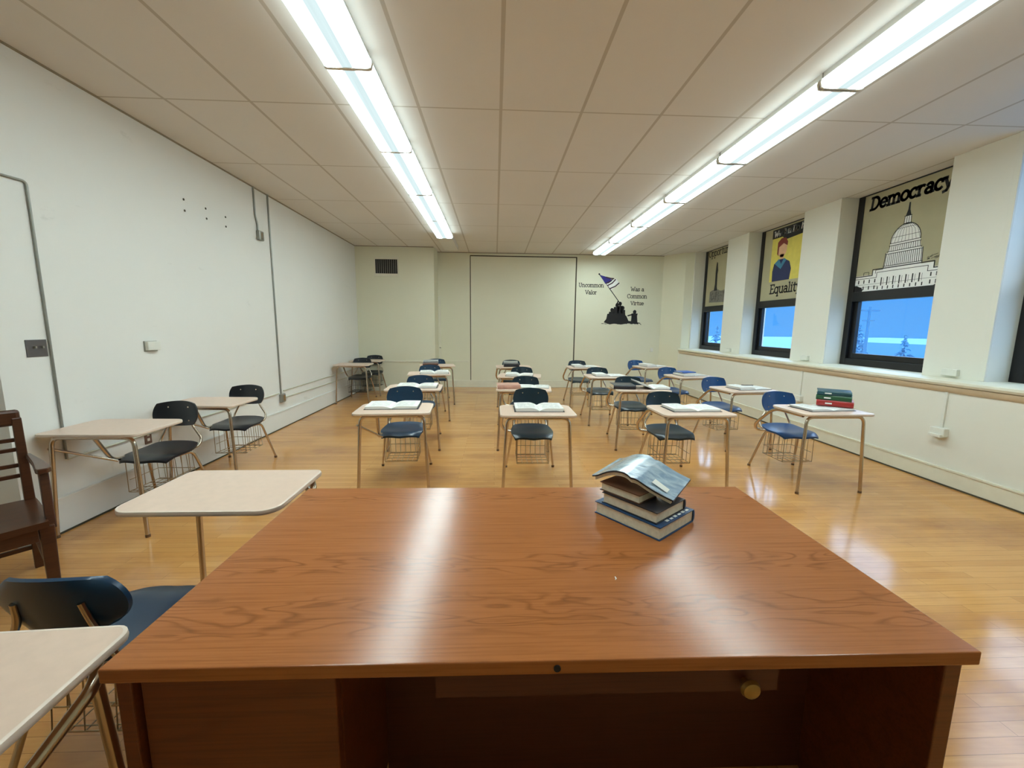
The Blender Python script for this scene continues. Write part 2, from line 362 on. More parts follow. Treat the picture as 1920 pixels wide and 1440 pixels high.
# ------------------------------------------------------------------ windows
def window(i, y0, y1, xf=4.70, inner=0.11):
    bm = bmesh.new()
    add_box(bm, xf, xf+0.12, y0, y0+inner, 0.995, H); add_box(bm, xf, xf+0.12, y1-inner, y1, 0.995, H)
    add_box(bm, xf, xf+0.12, y0+inner, y1-inner, 0.995, 1.08); add_box(bm, xf, xf+0.12, y0+inner, y1-inner, H-0.012, H)
    w = struct(finish('window_%d' % i, bm, M['black_frame'], bevel=0.003))
    bm = bmesh.new(); xs = xf+0.035
    a, b_ = y0+inner, y1-inner
    add_box(bm, xf-0.005, xs+0.05, a, b_, 1.82, 1.94)
    o1 = finish('meeting_rail', bm, M['black_frame'], w, bevel=0.003)
    bm = bmesh.new()
    add_box(bm, xs, xs+0.05, a, a+0.06, 1.08, 1.82); add_box(bm, xs, xs+0.05, b_-0.06, b_, 1.08, 1.82); add_box(bm, xs, xs+0.05, a+0.06, b_-0.06, 1.08, 1.15)
    finish('lower_sash', bm, M['black_frame'], w, bevel=0.003)
    box('window_pane', M['glass'], w, xs+0.022, xs+0.028, a+0.06, b_-0.06, 1.15, 1.82)
    return w
window(1, 7.92, 9.17, inner=0.09); window(2, 5.98, 7.25, inner=0.08); window(3, 4.05, 5.33, inner=0.08); window(4, 2.14, 3.49, inner=0.1)
# sealed end walls behind the glass line above the reveals
struct(box('wall_right_outer', M['wall'], None, 4.82, 4.9, 9.17, 9.3, 0.93, H))

# ---- lettering: a hand-made slab-serif stroke font
def arc(cx, cy, rx, ry, a0, a1, k=12):
    return [(cx+rx*math.cos(math.radians(a0+(a1-a0)*i/k)), cy+ry*math.sin(math.radians(a0+(a1-a0)*i/k))) for i in range(k+1)]
def sf(x, y, h=0.17): return [(x-h, y), (x+h, y)]
G = {
 'D': (1.3, [[(.25,0),(.25,1.45)], [(.05,1.45),(.45,1.45)]+arc(.5,.725,.62,.725,90,-90)+[(.05,0)]]),
 'E': (1.15, [[(.25,0),(.25,1.45)], [(.05,1.45),(1.0,1.45),(1.0,1.2)], [(.25,.75),(.75,.75)], [(.05,0),(1.02,0),(1.02,.27)]]),
 'O': (1.3, [arc(.65,.725,.55,.725,0,360,24)]),
 'U': (1.35, [[(.25,1.45),(.25,.5)]+arc(.65,.5,.4,.5,180,360)+[(1.05,1.45)], sf(.25,1.45), sf(1.05,1.45)]),
 'V': (1.3, [[(.15,1.45),(.65,0),(1.15,1.45)], sf(.15,1.45), sf(1.15,1.45)]),
 'W': (1.7, [[(.12,1.45),(.45,0),(.82,1.1),(1.2,0),(1.55,1.45)], sf(.12,1.45), sf(1.55,1.45)]),
 'C': (1.2, [arc(.65,.725,.55,.725,45,315,20), [(1.05,1.45),(1.05,1.05)]]),
 'e': (1.0, [[(.08,.52),(.88,.52)]+arc(.48,.5,.4,.5,0,320,16)]),
 'm': (1.65, [[(.2,0),(.2,1.0)], arc(.5,.65,.3,.35,170,0,8)+[(.8,0)], arc(1.1,.65,.3,.35,170,0,8)+[(1.4,0)], sf(.12,1,.12), sf(.2,0), sf(.8,0), sf(1.4,0)]),
 'n': (1.15, [[(.2,0),(.2,1.0)], arc(.55,.6,.35,.4,170,0,8)+[(.9,0)], sf(.12,1,.12), sf(.2,0), sf(.9,0)]),
 'o': (1.0, [arc(.5,.5,.42,.5,0,360,20)]),
 'c': (.92, [arc(.5,.5,.4,.5,45,315,14), [(.8,1.0),(.8,.72)]]),
 'r': (.85, [[(.22,0),(.22,1.0)], arc(.55,.62,.33,.36,170,60,6), sf(.14,1,.12), sf(.22,0)]),
 'a': (1.0, [arc(.42,.28,.32,.28,0,360,14), [(.76,0),(.76,.7)]+arc(.46,.7,.3,.3,0,150,7), [(.76,0),(.95,.04)]]),
 'y': (1.05, [[(.12,1.0),(.55,.02)], [(.95,1.0),(.45,-.35),(.15,-.42)], sf(.12,1), sf(.95,1)]),
 'q': (1.1, [arc(.47,.5,.4,.5,0,360,18), [(.87,1.0),(.87,-.48)], sf(.87,-.48)]),
 'u': (1.15, [[(.2,1.0),(.2,.38)]+arc(.54,.38,.34,.38,180,360,8)+[(.88,1.0)], [(.88,0),(.88,1)], sf(.15,1,.13), sf(.83,1,.13), [(.88,0),(1.05,0)]]),
 'l': (.55, [[(.28,0),(.28,1.5)], sf(.28,0,.2), [(.1,1.5),(.28,1.5)]]),
 'i': (.55, [[(.28,0),(.28,1.0)], sf(.28,0,.2), [(.1,1.0),(.28,1.0)], [(.24,1.3),(.34,1.38)]]),
 't': (.75, [[(.32,1.35),(.32,.25)]+arc(.54,.25,.22,.25,180,300,5), [(.08,1.0),(.66,1.0)]]),
 'p': (1.1, [[(.22,1.0),(.22,-.48)], arc(.62,.5,.4,.5,0,360,18), sf(.22,-.48), sf(.14,1,.12)]),
 's': (.85, [arc(.42,.75,.28,.25,30,255,9)+arc(.42,.25,.30,.25,80,-150,9), [(.7,1.0),(.7,.75)], [(.1,0),(.1,.26)]]),
 '!': (.5, [[(.25,1.45),(.25,.42)], [(.22,.04),(.3,.12)]]),
 'I': (.6, [[(.3,0),(.3,1.45)]]),
 ' ': (.6, []),
}
def text_width(t): return sum(G[c][0] for c in t)
def add_text(bm, t, x0, y0, width, pen, depth, f, slant=0.0, rise=0.0, xs=None):
    """writes t from x0 over the given width; f(u, v, w) -> world; pen in metres; returns the size"""
    s = width/text_width(t) if xs is None else xs
    sy = s; cx = x0
    for c in t:
        adv, strokes = G[c]
        for st in strokes:
            for a, b in zip(st, st[1:]):
                p = Vector((cx+a[0]*s+slant*a[1]*s, y0+a[1]*sy+rise*(cx-x0))); q = Vector((cx+b[0]*s+slant*b[1]*s, y0+b[1]*sy+rise*(cx-x0)))
                d = q-p
                if d.length < 1e-6: continue
                d.normalize(); nn = Vector((-d.y, d.x))*pen/2; p -= d*pen*0.35; q += d*pen*0.35
                add_prism(bm, [tuple(p-nn), tuple(q-nn), tuple(q+nn), tuple(p+nn)], 0, depth, f)
        cx += adv*s
    return s
def poly(bm, pts, f, d0=0.0, d1=0.002): add_prism(bm, pts, d0, d1, f)
def stroke(bm, pts, w, f, d0=0.0, d1=0.003):
    for a, b in zip(pts, pts[1:]):
        p, q = Vector(a), Vector(b); d = q-p
        if d.length < 1e-6: continue
        d.normalize(); nn = Vector((-d.y, d.x))*w/2; p -= d*w*0.3; q += d*w*0.3
        poly(bm, [tuple(p-nn), tuple(q-nn), tuple(q+nn), tuple(p+nn)], f, d0, d1)
# painted boards that fill the upper sashes; u runs from far (left as seen from the room) to near, v = height
XS = 4.715
def shade(y0, y1, label):
    r = empty('window_shade', (XS, (y0+y1)/2, 1.94)); tag(r, label, 'window shade', 'painted boards in the upper windows')
    f = lambda u, v, w: (-w, (y1+y0)/2 * 0 + ((y1-y0)/2 - u), v-1.94)
    bm = bmesh.new(); add_box(bm, 0.0, 0.02, -(y1-y0)/2, (y1-y0)/2, 0.0, H-0.012-1.94); finish('board', bm, M['shade'], r)
    return r, f
# window 3: far edge y=5.25, near y=4.13
r3, f3 = shade(4.13, 5.25, 'painted window board lettered Democracy over a black and white domed building')
U = lambda y: 5.25-y
bm = bmesh.new(); add_text(bm, 'Democracy', U(5.17), 2.945, 0.94, 0.030, 0.002, f3, slant=0.08, rise=0.0); finish('lettering', bm, M['black'], r3)
# domed building: white fills then black lines
bm = bmesh.new()
uc = U(4.66)
def ring_pts(cx, cy, rx, ry, a0, a1, k=16): return arc(cx, cy, rx, ry, a0, a1, k)
poly(bm, [(0.0, 1.94), (1.12, 1.94), (1.12, 2.14), (0.0, 2.14)], f3, 0, 0.001)
poly(bm, [(uc-.36, 2.14), (uc+.36, 2.14), (uc+.36, 2.19), (uc-.36, 2.19)], f3, 0, 0.001)
poly(bm, [(uc-.22, 2.19), (uc+.22, 2.19), (uc+.21, 2.37), (uc-.21, 2.37)], f3, 0, 0.001)
poly(bm, [(uc-.19, 2.37), (uc+.19, 2.37), (uc+.175, 2.46), (uc-.175, 2.46)], f3, 0, 0.001)
poly(bm, ring_pts(uc, 2.46, .175, .21, 0, 180), f3, 0, 0.001)
poly(bm, [(uc-.04, 2.66), (uc+.04, 2.66), (uc+.032, 2.75), (uc-.032, 2.75)], f3, 0, 0.001)
finish('white_paint', bm, M['white_paint'], r3)
bm = bmesh.new(); L = lambda pts, w=0.006: stroke(bm, pts, w, f3, 0.001, 0.002)
L([(0, 2.13), (uc-.36, 2.13), (uc-.36, 2.2), (uc+.36, 2.2), (uc+.36, 2.13), (1.12, 2.13)], 0.011)
L([(0, 2.10), (uc-.3, 2.10), (uc-.3, 2.16), (uc+.3, 2.16), (uc+.3, 2.10), (1.12, 2.10)], 0.006)
for v, hw in ((2.20, .235), (2.22, .23), (2.36, .215), (2.385, .20), (2.45, .185), (2.475, .178)): L([(uc-hw, v), (uc+hw, v)], 0.007)
L(ring_pts(uc, 2.475, .175, .20, 0, 180), 0.008); L([(uc-.16, 2.54), (uc+.16, 2.54)], .004); L([(uc-.11, 2.63), (uc+.11, 2.63)], .004)
L([(uc-.225, 2.2), (uc-.215, 2.37)], .008); L([(uc+.225, 2.2), (uc+.215, 2.37)], .008)
for k in range(19):
    x = -.21+.42*k/18; L([(uc+x, 2.225), (uc+x*.97, 2.355)], .006)
for k in range(15):
    x = -.18+.36*k/14; L([(uc+x, 2.39), (uc+x*.97, 2.445)], .005)
for k in range(-4, 5): L([(uc+.17*k/4*0.98, 2.48), (uc+.17*k/4*.75, 2.60), (uc+.17*k/4*.3, 2.665)], .0025)
for k in range(4): L([(uc-.04+.027*k, 2.67), (uc-.036+.024*k, 2.745)], .006)
L([(uc-.05, 2.67), (uc+.05, 2.67)], .008); L([(uc-.042, 2.755), (uc+.042, 2.755)], .008)
poly(bm, [(uc-.03, 2.757), (uc+.03, 2.757), (uc+.012, 2.82), (uc+.008, 2.90), (uc-.008, 2.90), (uc-.012, 2.82)], f3, 0.001, 0.002)
for k in range(7):                                                      # portico columns
    x = uc-.23+.075*k; L([(x, 2.0), (x, 2.09)], .013); L([(x+.028, 2.005), (x+.028, 2.085)], .003)
for k in range(9):
    x = uc-.27+.066*k; L([(x, 1.955), (x, 1.985)], .012)
for k in range(4):
    for v in (1.965, 2.045):
        L([(0.05+.075*k, v), (0.05+.075*k, v+.035)], .014); L([(uc+.34+.06*k, v), (uc+.34+.06*k, v+.035)], .013)
L([(0, 2.025), (1.12, 2.025)], .003); L([(0, 1.995), (uc-.26, 1.995)], .003)
L([(0.11, 2.14), (0.11, 2.175), (0.18, 2.175), (0.18, 2.14)], .006); L([(0.27, 2.15), (0.27, 2.19), (0.36, 2.19)], .006)
poly(bm, [(0, 1.942), (.11, 1.942), (.12, 1.96), (.10, 1.99), (.06, 2.005), (.03, 2.02), (0, 2.02)], f3, 0.001, 0.002)
poly(bm, [(.97, 1.942), (1.12, 1.942), (1.12, 1.985), (1.06, 1.98), (1.0, 1.96)], f3, 0.001, 0.002)
for q in range(26):
    x, v = uc+.27+random.random()*.16, 2.22+random.random()*.05; L([(x, v), (x+.012, v+.008)], .004)
finish('black_line_drawing', bm, M['black'], r3)

# window 2: far y=7.17
r2, f2 = shade(6.06, 7.17, 'painted window board with a yellow poster picture above the word Equality')
U = lambda y: 7.17-y
bm = bmesh.new(); add_text(bm, 'Equality', U(6.93), 2.055, 0.72, 0.022, 0.002, f2, slant=0.05); finish('lettering', bm, M['black'], r2)
px0, px1 = U(6.97), U(6.20)
bm = bmesh.new(); poly(bm, [(px0, 2.25), (px1, 2.25), (px1, H-.04), (px0, H-.04)], f2, 0, 0.001); finish('yellow_poster', bm, M['yellow'], r2)
bm = bmesh.new(); poly(bm, [(px0-.01, 2.96), (px0+.24, 2.96), (px0+.30, 2.90), (px1, 2.93), (px1, H-.035), (px0-.01, H-.035)], f2, 0.001, 0.002); finish('black_banner', bm, M['black'], r2)
bm = bmesh.new(); s = add_text(bm, 'We Can Do It!'.replace('We', 'We'), px0+.03, 2.985, px1-px0-.06, 0.016, 0.003, f2, slant=0.12, rise=0.02); finish('banner_lettering', bm, M['white_paint'], r2)
# plain generic worker figure (head and shoulders, arms at the sides)
fc = px0+.26
bm = bmesh.new(); poly(bm, ring_pts(fc, 2.76, .105, .13, 0, 360, 20), f2, 0.001, 0.0018); poly(bm, [(fc-.045, 2.56), (fc+.045, 2.56), (fc+.045, 2.68), (fc-.045, 2.68)], f2, 0.001, 0.0018)
finish('painted_face', bm, M['skin'], r2)
bm = bmesh.new(); poly(bm, [(fc-.12, 2.70), (fc-.09, 2.66), (fc-.085, 2.80), (fc+.02, 2.85), (fc+.11, 2.80), (fc+.115, 2.86), (fc+.06, 2.93), (fc-.04, 2.94), (fc-.12, 2.88)], f2, 0.0018, 0.0025); finish('painted_hair', bm, M['red_paint'], r2)
bm = bmesh.new(); poly(bm, [(fc-.19, 2.252), (fc+.22, 2.252), (fc+.24, 2.42), (fc+.19, 2.54), (fc+.06, 2.60), (fc-.06, 2.60), (fc-.17, 2.54), (fc-.20, 2.42)], f2, 0.001, 0.002); finish('painted_shirt', bm, M['navy_paint'], r2)
bm = bmesh.new(); poly(bm, [(fc-.16, 2.545), (fc-.06, 2.61), (fc, 2.52), (fc+.06, 2.61), (fc+.12, 2.575), (fc, 2.44)], f2, 0.002, 0.003); finish('painted_collar', bm, M['teal_paint'], r2)

# window 1: far y=9.08
r1, f1 = shade(8.01, 9.08, 'painted window board lettered Opportunity above a dark slender monument')
U = lambda y: 9.08-y
bm = bmesh.new(); add_text(bm, 'Opportunity', U(9.06), 3.0, 1.0, 0.016, 0.002, f1, slant=0.03, rise=-0.0); finish('lettering', bm, M['black'], r1)
mc = U(8.69)
bm = bmesh.new()
poly(bm, [(mc-.06, 2.26), (mc+.07, 2.26), (mc+.045, 2.34), (mc+.035, 2.60), (mc+.05, 2.68), (mc+.03, 2.76), (mc+.02, 2.83), (mc-.01, 2.86), (mc-.03, 2.78), (mc-.04, 2.66), (mc-.035, 2.40)], f1, 0.0, 0.002)
finish('painted_monument', bm, M['black'], r1)
bm = bmesh.new(); poly(bm, [(mc-.23, 2.02), (mc+.42, 2.0), (mc+.42, 2.26), (mc+.20, 2.24), (mc+.1, 2.28), (mc-.1, 2.28), (mc-.22, 2.25)], f1, 0.0, 0.001); finish('painted_base', bm, M['grey_paint'], r1)
bm = bmesh.new()
for q in range(60):
    x, v = mc-.2+random.random()*.6, 2.03+random.random()*.2; stroke(bm, [(x, v), (x+random.uniform(-.02, .02), v+random.uniform(.01, .04))], .006, f1, 0.001, 0.002)
finish('painted_shading', bm, M['black'], r1)['kind'] = 'stuff'

# ------------------------------------------------------------------ mural painted on the back wall
mu = tag(empty('wall_mural', (2.75, YB-0.001, 1.5)), 'wall mural of a striped flag raised over a dark mound of figures with slogan', 'mural')
fm = lambda u, v, w: (u-2.75, -w, v-1.5)
k = YB/9.7
def wall_text(t, x0, x1, v, pen=0.013):
    bm = bmesh.new(); add_text(bm, t, x0, v, x1-x0, pen, 0.002, fm); finish('lettering', bm, M['black'], mu)
wall_text('Uncommon', 1.97, 2.57, 2.40); wall_text('Valor', 2.13, 2.41, 2.235)
wall_text('Was a', 3.22, 3.54, 2.32, .012); wall_text('Common', 3.14, 3.62, 2.155, .012); wall_text('Virtue', 3.23, 3.55, 1.995, .012)
bm = bmesh.new(); stroke(bm, [(2.45, 2.70), (3.0, 2.0)], 0.018, fm, 0, 0.002); poly(bm, ring_pts(2.45, 2.70, .02, .02, 0, 360, 10), fm); finish('flag_pole', bm, M['black'], mu)
bm = bmesh.new(); poly(bm, [(2.47, 2.68), (2.62, 2.64), (2.72, 2.60), (2.76, 2.55), (2.68, 2.49), (2.60, 2.48)], fm, 0, 0.003); finish('flag_canton', bm, M['flag_blue'], mu)
bm = bmesh.new()
for a, b_ in (((2.62, 2.63), (2.80, 2.60)), ((2.66, 2.44), (2.84, 2.58)), ((2.72, 2.37), (2.93, 2.50)), ((2.62, 2.49), (2.78, 2.60))):
    stroke(bm, [a, ((a[0]+b_[0])/2+.02, (a[1]+b_[1])/2-.01), b_], .026, fm, 0.002, 0.0045)
finish('flag_stripe', bm, M['flag_dark'], mu)
bm = bmesh.new(); poly(bm, [(2.60, 2.48), (2.76, 2.57), (2.86, 2.60), (2.95, 2.48), (2.74, 2.34)], fm, 0, 0.002); finish('flag_field', bm, M['white_paint'], mu)
bm = bmesh.new()
poly(bm, [(2.60, 1.58), (2.66, 1.66), (2.68, 1.78), (3.0, 1.80), (3.14, 1.74), (3.20, 1.62), (3.36, 1.60), (3.50, 1.57), (3.40, 1.545), (3.2, 1.56), (3.02, 1.53), (2.85, 1.55), (2.75, 1.53)], fm, 0, 0.0035)
def pfig(x, v, h, lean, w):                                             # simple standing figure silhouette
    poly(bm, ring_pts(x+lean, v+h, .042, .05, 0, 360, 10), fm)
    poly(bm, [(x-w, v), (x+w, v), (x+w*.8+lean*.6, v+h*.62), (x+w*.95+lean, v+h*.86), (x-w*.95+lean, v+h*.86), (x-w*.9+lean*.6, v+h*.55)], fm)
pfig(2.74, 1.60, .27, .05, .07); pfig(2.86, 1.66, .33, .05, .08); pfig(2.99, 1.68, .34, -.01, .07); pfig(3.08, 1.62, .30, -.03, .06); pfig(3.34, 1.58, .25, .0, .08)
stroke(bm, [(2.88, 1.96), (2.93, 2.08)], .03, fm, 0, .002); stroke(bm, [(3.32, 1.78), (3.18, 1.74)], .03, fm, 0, .002)
for q in range(14):
    x = 2.55+q*.07; stroke(bm, [(x, 1.565+random.uniform(-.02, .02)), (x+.05, 1.55+random.uniform(-.02, .02))], .012, fm, 0, .002)
finish('dark_silhouette', bm, M['black'], mu)

# ------------------------------------------------------------------ ceiling lights
def make_light():
    r = empty('ceiling_light'); 
    bm = bmesh.new(); add_box(bm, -0.13, 0.13, 0.0, 1.228, 0.055, 0.10); finish('housing', bm, M['fixture'], r)
    bm = bmesh.new()
    prof = [(-0.142, 0.055), (-0.148, 0.03), (-0.140, 0.006), (-0.12, 0.0), (0.12, 0.0), (0.140, 0.006), (0.148, 0.03), (0.142, 0.055)]
    add_prism(bm, prof, 0.012, 1.216, lambda x, y, z: (x, z, y)); finish('lens', bm, M['lens'], r)
    for y in (0.0, 1.216):
        bm = bmesh.new(); pe = [(x*1.03, z-0.004 if z < .03 else z+.003) for x, z in prof]
        add_prism(bm, pe, y, y+0.012, lambda x, y, z: (x, z, y)); finish('end_cap', bm, M['fixture'], r)
    return r
proto = make_light(); first = True
ends_l = [1.60, 2.83, 4.06, 5.30, 6.53]; ends_r = [1.63, 2.87, 4.12, 5.38, 6.65, 7.93]
ordn = ['nearest', 'second', 'third', 'fourth', 'fifth', 'sixth']
lights = []
for nm, x0, ys in (('left', -0.925, [0.37]+ends_l), ('right', 2.30, [0.38]+ends_r)):
    for y in ys:
        o = proto if first else copy_tree(proto); first = False
        o.location = (x0, y, H-0.10); q = sum(1 for t in ys if 1.0 < t <= y)
        if q >= 1: lb = 'lit fluorescent ceiling light, %s lens section in view of the %s row' % (ordn[q-1], nm)
        else: lb = 'lit fluorescent ceiling light of the %s row above the teacher desk' % nm
        tag(o, lb, 'ceiling light', '%s row of ceiling lights' % nm)
bm = bmesh.new(); add_box(bm, -0.14, 0.14, 0.0, 1.18, 0.0, 0.10)
o = finish('light_housing', bm, M['fixture'], bevel=0.004); o.location = (-0.925, 7.77, H-0.10)
tag(o, 'unlit white light housing ending the left ceiling light row by the back wall', 'light housing')

# ------------------------------------------------------------------ student combo desks
def make_desk(variant, seat_mat, seat_mat_name=''):
    r = empty('student_desk')
    # writing top
    out = rounded_rect(-0.315, 0.315, 0.0, 0.455, (0.035, 0.07, 0.07, 0.035))
    bm = bmesh.new(); add_prism(bm, out, 0.710, 0.7305); top = finish('desktop', bm, M['laminate'], r, smooth=30)
    bm = bmesh.new(); k = len(out)
    rings = []
    for d, z in ((0.0, 0.7308), (0.004, 0.7295), (0.0055, 0.721), (0.004, 0.7115), (0.0, 0.7095), (-0.004, 0.7095), (-0.004, 0.7308)):
        ring = []
        for i, (x, y) in enumerate(out):
            a, b_ = Vector(out[i-1]), Vector(out[(i+1) % k]); t = (b_-a).normalized(); nn = Vector((t.y, -t.x))
            ring.append(bm.verts.new((x+nn.x*d, y+nn.y*d, z)))
        rings.append(ring)
    for a, b_ in zip(rings, rings[1:]+rings[:1]):
        for i in range(k): bm.faces.new((a[i], a[(i+1) % k], b_[(i+1) % k], b_[i]))
    finish('edge_band', bm, M['edge'], top, smooth=60)
    # front legs and crossbar
    for s in (-1, 1):
        lg = tube('leg', M['chrome'], r, [(s*0.13, 0.055, 0.694), (s*0.262, 0.055, 0.694), (s*0.296, 0.035, 0.02)], 0.0135, 10, 0.06)
        bm = bmesh.new(); add_cyl(bm, (s*0.296, 0.035, 0.01), (0, 0, 1), 0.015, 0.02, 12); finish('foot', bm, M['rubber'], lg)
    tube('crossbar', M['chrome'], r, [(-0.13, 0.055, 0.694), (0.13, 0.055, 0.694)], 0.0135, 10)
    # arm joining the top and the seat
    if variant == 'A':
        arm = tube('support_arm', M['chrome'], r, [(-0.15, 0.08, 0.697), (-0.155, 0.20, 0.69), (-0.185, 0.37, 0.43), (-0.17, 0.66, 0.418)], 0.0145, 10, 0.06)
        tube('brace', M['chrome'], r, [(-0.289, 0.052, 0.62), (-0.15, 0.37, 0.43)], 0.009, 8)
    elif variant == 'C':
        arm = tube('support_arm', M['chrome'], r, [(-0.30, 0.08, 0.694), (-0.322, 0.12, 0.68), (-0.20, 0.38, 0.44), (-0.17, 0.66, 0.418)], 0.0135, 10, 0.06)
    else:
        arm = tube('support_arm', M['chrome'], r, [(-0.27, 0.09, 0.697), (-0.285, 0.44, 0.697), (-0.30, 0.66, 0.50), (-0.27, 0.70, 0.425), (-0.10, 0.60, 0.418)], 0.0145, 10, 0.09)
    # chair frame
    fr = bmesh.new()
    for s in (-1, 1): add_tube(fr, [(s*0.13, 0.40, 0.418), (s*0.15, 0.62, 0.418)], 0.0115, 8)
    add_tube(fr, [(-0.15, 0.44, 0.416), (0.15, 0.44, 0.416)], 0.010, 8); add_tube(fr, [(-0.18, 0.62, 0.416), (0.18, 0.62, 0.416)], 0.010, 8)
    finish('seat_frame', fr, M['chrome'], r, smooth=50)
    for s in (-1, 1):
        lg = tube('leg', M['chrome'], r, [(s*0.14, 0.50, 0.415), (s*0.185, 0.66, 0.415), (s*0.245, 0.78, 0.02)], 0.0125, 10, 0.05, 0.0105)
        bm = bmesh.new(); add_cyl(bm, (s*0.246, 0.782, 0.01), (0, 0, 1), 0.014, 0.02, 12); finish('foot', bm, M['rubber'], lg)
        tube('back_support', M['chrome'], r, [(s*0.11, 0.56, 0.412), (s*0.165, 0.76, 0.425), (s*0.168, 0.80, 0.48), (s*0.10, 0.797, 0.60), (s*0.09, 0.808, 0.67)], 0.0095, 8, 0.05)
    # moulded seat
    def seat(u, v):
        c = 0.30; x = 0.205*u*math.sqrt(1-c*v*v); y = 0.205*v*math.sqrt(1-c*u*u)
        z = 0.452 - 0.012*(1-u*u)*(1-v*v) + 0.018*max(0, v)**2
        if v < -0.4: z += (-0.030*((-v-0.4)/0.6)**2 + 0.016*abs(u)**1.5*(1-abs(u))*2*((-v-0.4)/0.6))
        z -= 0.010*abs(u)**4
        return (x, 0.575+y, z)
    plate('seat', seat_mat, r, seat, 18, 16, 0.018)
    def back(u, v):
        c = 0.44 if variant == 'C' else 0.30; x = 0.180*u*math.sqrt(1-c*v*v); z = 0.103*v*math.sqrt(1-c*u*u)
        return (x, 0.800 - 0.045*u*u + 0.20*z, 0.70+z)
    bk = plate('backrest', seat_mat, r, back, 18, 10, 0.014, (0, -1, 0.1))
    for x, z in ((-0.05, 0.052), (0.05, 0.052), (0.06, -0.058), (-0.06, -0.058)):
        bm = bmesh.new(); add_cyl(bm, (x*1.6, 0.800-0.045*(x*1.6/0.182)**2+0.2*z-0.001, 0.70+z), (0, -1, 0.2), 0.006, 0.007, 10); finish('rivet', bm, M['chrome'], bk, smooth=40)
    # wire book basket
    bm = bmesh.new(); dark = variant == 'D'
    z0, z1, y0, y1, xw = (0.16, 0.405, 0.43, 0.72, 0.15) if not dark else (0.16, 0.405, 0.40, 0.74, 0.18)
    add_tube(bm, [(-xw, y0, z0), (xw, y0, z0), (xw, y1, z0), (-xw, y1, z0), (-xw, y0, z0)], 0.0032, 6)
    add_tube(bm, [(-xw, y0+.02, z0+.09), (-xw, y1, z0+.09), (xw, y1, z0+.09), (xw, y0+.02, z0+.09)], 0.0028, 6)
    nx = 7 if not dark else 12
    for i in range(nx):
        x = -xw+2*xw*i/(nx-1); add_tube(bm, [(x, y0, z0), (x, y1, z0), (x*0.97, y1-.02, z1-.02)], 0.0026, 6)
        if i in (0, nx-1) or dark: add_tube(bm, [(x, y0, z0), (x, y0, z1)], 0.0028, 6)
    for i in range(4): add_tube(bm, [(-xw, y0+.08*i+.03, z0), (xw, y0+.08*i+.03, z0)], 0.0026, 6)
    for s in (-1, 1):
        for i in range(3): add_tube(bm, [(s*xw, y0+.08*i+.07, z0), (s*xw, y0+.08*i+.07, z1)], 0.0026, 6)
    add_tube(bm, [(-xw, y1-.02, z1-.02), (xw, y1-.02, z1-.02)], 0.0028, 6)
    finish('book_basket', bm, M['wire'] if not dark else M['dark_wire'], r, smooth=60)
    return r
CH = ('seat', 'backrest', 'seat_frame', 'back_support', 'book_basket')
pA = make_desk('A', M['plastic']); pB = make_desk('B', M['plastic_green']); pB2 = make_desk('B', M['plastic_blue']); pA2 = make_desk('A', M['plastic_black'])
pC = make_desk('C', M['plastic']); pD = make_desk('D', M['plastic_black'])
used = set()
def desk(proto, x, y, deg, label, group='student desks in rows', dy=0.0, dz=0.0, dx=0.0):
    o = proto if proto.name not in used else copy_tree(proto)
    used.add(proto.name)
    o.location = (x, y, 0); o.rotation_euler = (0, 0, math.radians(deg)); tag(o, label, 'desk', group)
    for ch in o.children:
        base = ch.name.split('.')[0]
        if base == 'backrest': ch.location = (dx, dy, dz)
        elif base in CH and dy: ch.location = (dx, dy, 0)
        elif base == 'leg' and dy and len(ch.data.vertices) and max(v.co.y for v in ch.data.vertices) > 0.5: ch.location = (dx, dy, 0)
        else: ch.location = (0, 0, 0)
    return o
gs = 'student desks facing the teacher desk'
desk(pA, -0.86, 3.333, 4, 'student desk in the front row by the left aisle, open book and navy chair', gs, 0.03, 0.03)
desk(pA, -0.94, 4.592, 3, 'student desk directly behind the front row desk of the left book column', gs)
desk(pA, -0.981, 6.065, 8, 'student desk third back in the left book column with a thin open book', gs)
desk(pA, -1.034, 7.385, 10, 'rearmost student desk of the left book column carrying two stacked books', gs)
desk(pB, 0.366, 3.255, 0, 'front row student desk in the middle facing the teacher desk, open book centred', gs, 0.03, 0.03)
desk(pB, 0.33, 4.567, -6, 'student desk behind the middle front desk with a pinkish book on its corner', gs)
desk(pB, 0.348, 5.823, -7, 'student desk third back in the middle column, small open book', gs)
desk(pB, 0.35, 7.22, 2, 'rearmost student desk of the middle column with two closed books', gs)
desk(pB, 1.744, 3.269, 1, 'front row student desk right behind the book pile, teal chair', gs)
desk(pB, 1.74, 4.571, -4, 'student desk with an open book propped on a thick closed book', gs)
desk(pB, 1.70, 5.811, 1, 'student desk third back in the column below the wall mural', gs)
desk(pB, 1.673, 7.2, 3, 'rearmost student desk below the left edge of the wall mural', gs)
desk(pB2, 2.992, 3.305, 1, 'front row student desk nearest the windows, red and green books stacked on it', gs)
desk(pB2, 3.057, 4.558, 7, 'student desk in the window column with a pen on its open book', gs)
desk(pB2, 3.052, 5.896, 12, 'student desk in the window column with a blue book lying on an open one', gs)
desk(pB2, 3.062, 7.378, 15, 'rearmost student desk of the window column in the back right corner', gs)
gl = 'empty student desks along the left wall'
desk(pA2, -2.655, 3.637, 0, 'empty student desk against the left wall below the long conduit', gl)
desk(pA2, -2.665, 2.671, 0, 'empty student desk against the left wall next to the wooden armchair', gl)
desk(pD, -2.64, 7.50, 2, 'empty student desk in the back left corner, the one in front', gl)
desk(pD, -2.66, 8.36, -1, 'student desk tucked into the back left corner against the wall', gl, -0.07)
desk(pC, -1.175, 1.99, 180, 'empty student desk turned away beside the teacher desk, beige top nearest it in full view', 'student desks turned away left of the teacher desk', 0.09, -0.05, 0.075)
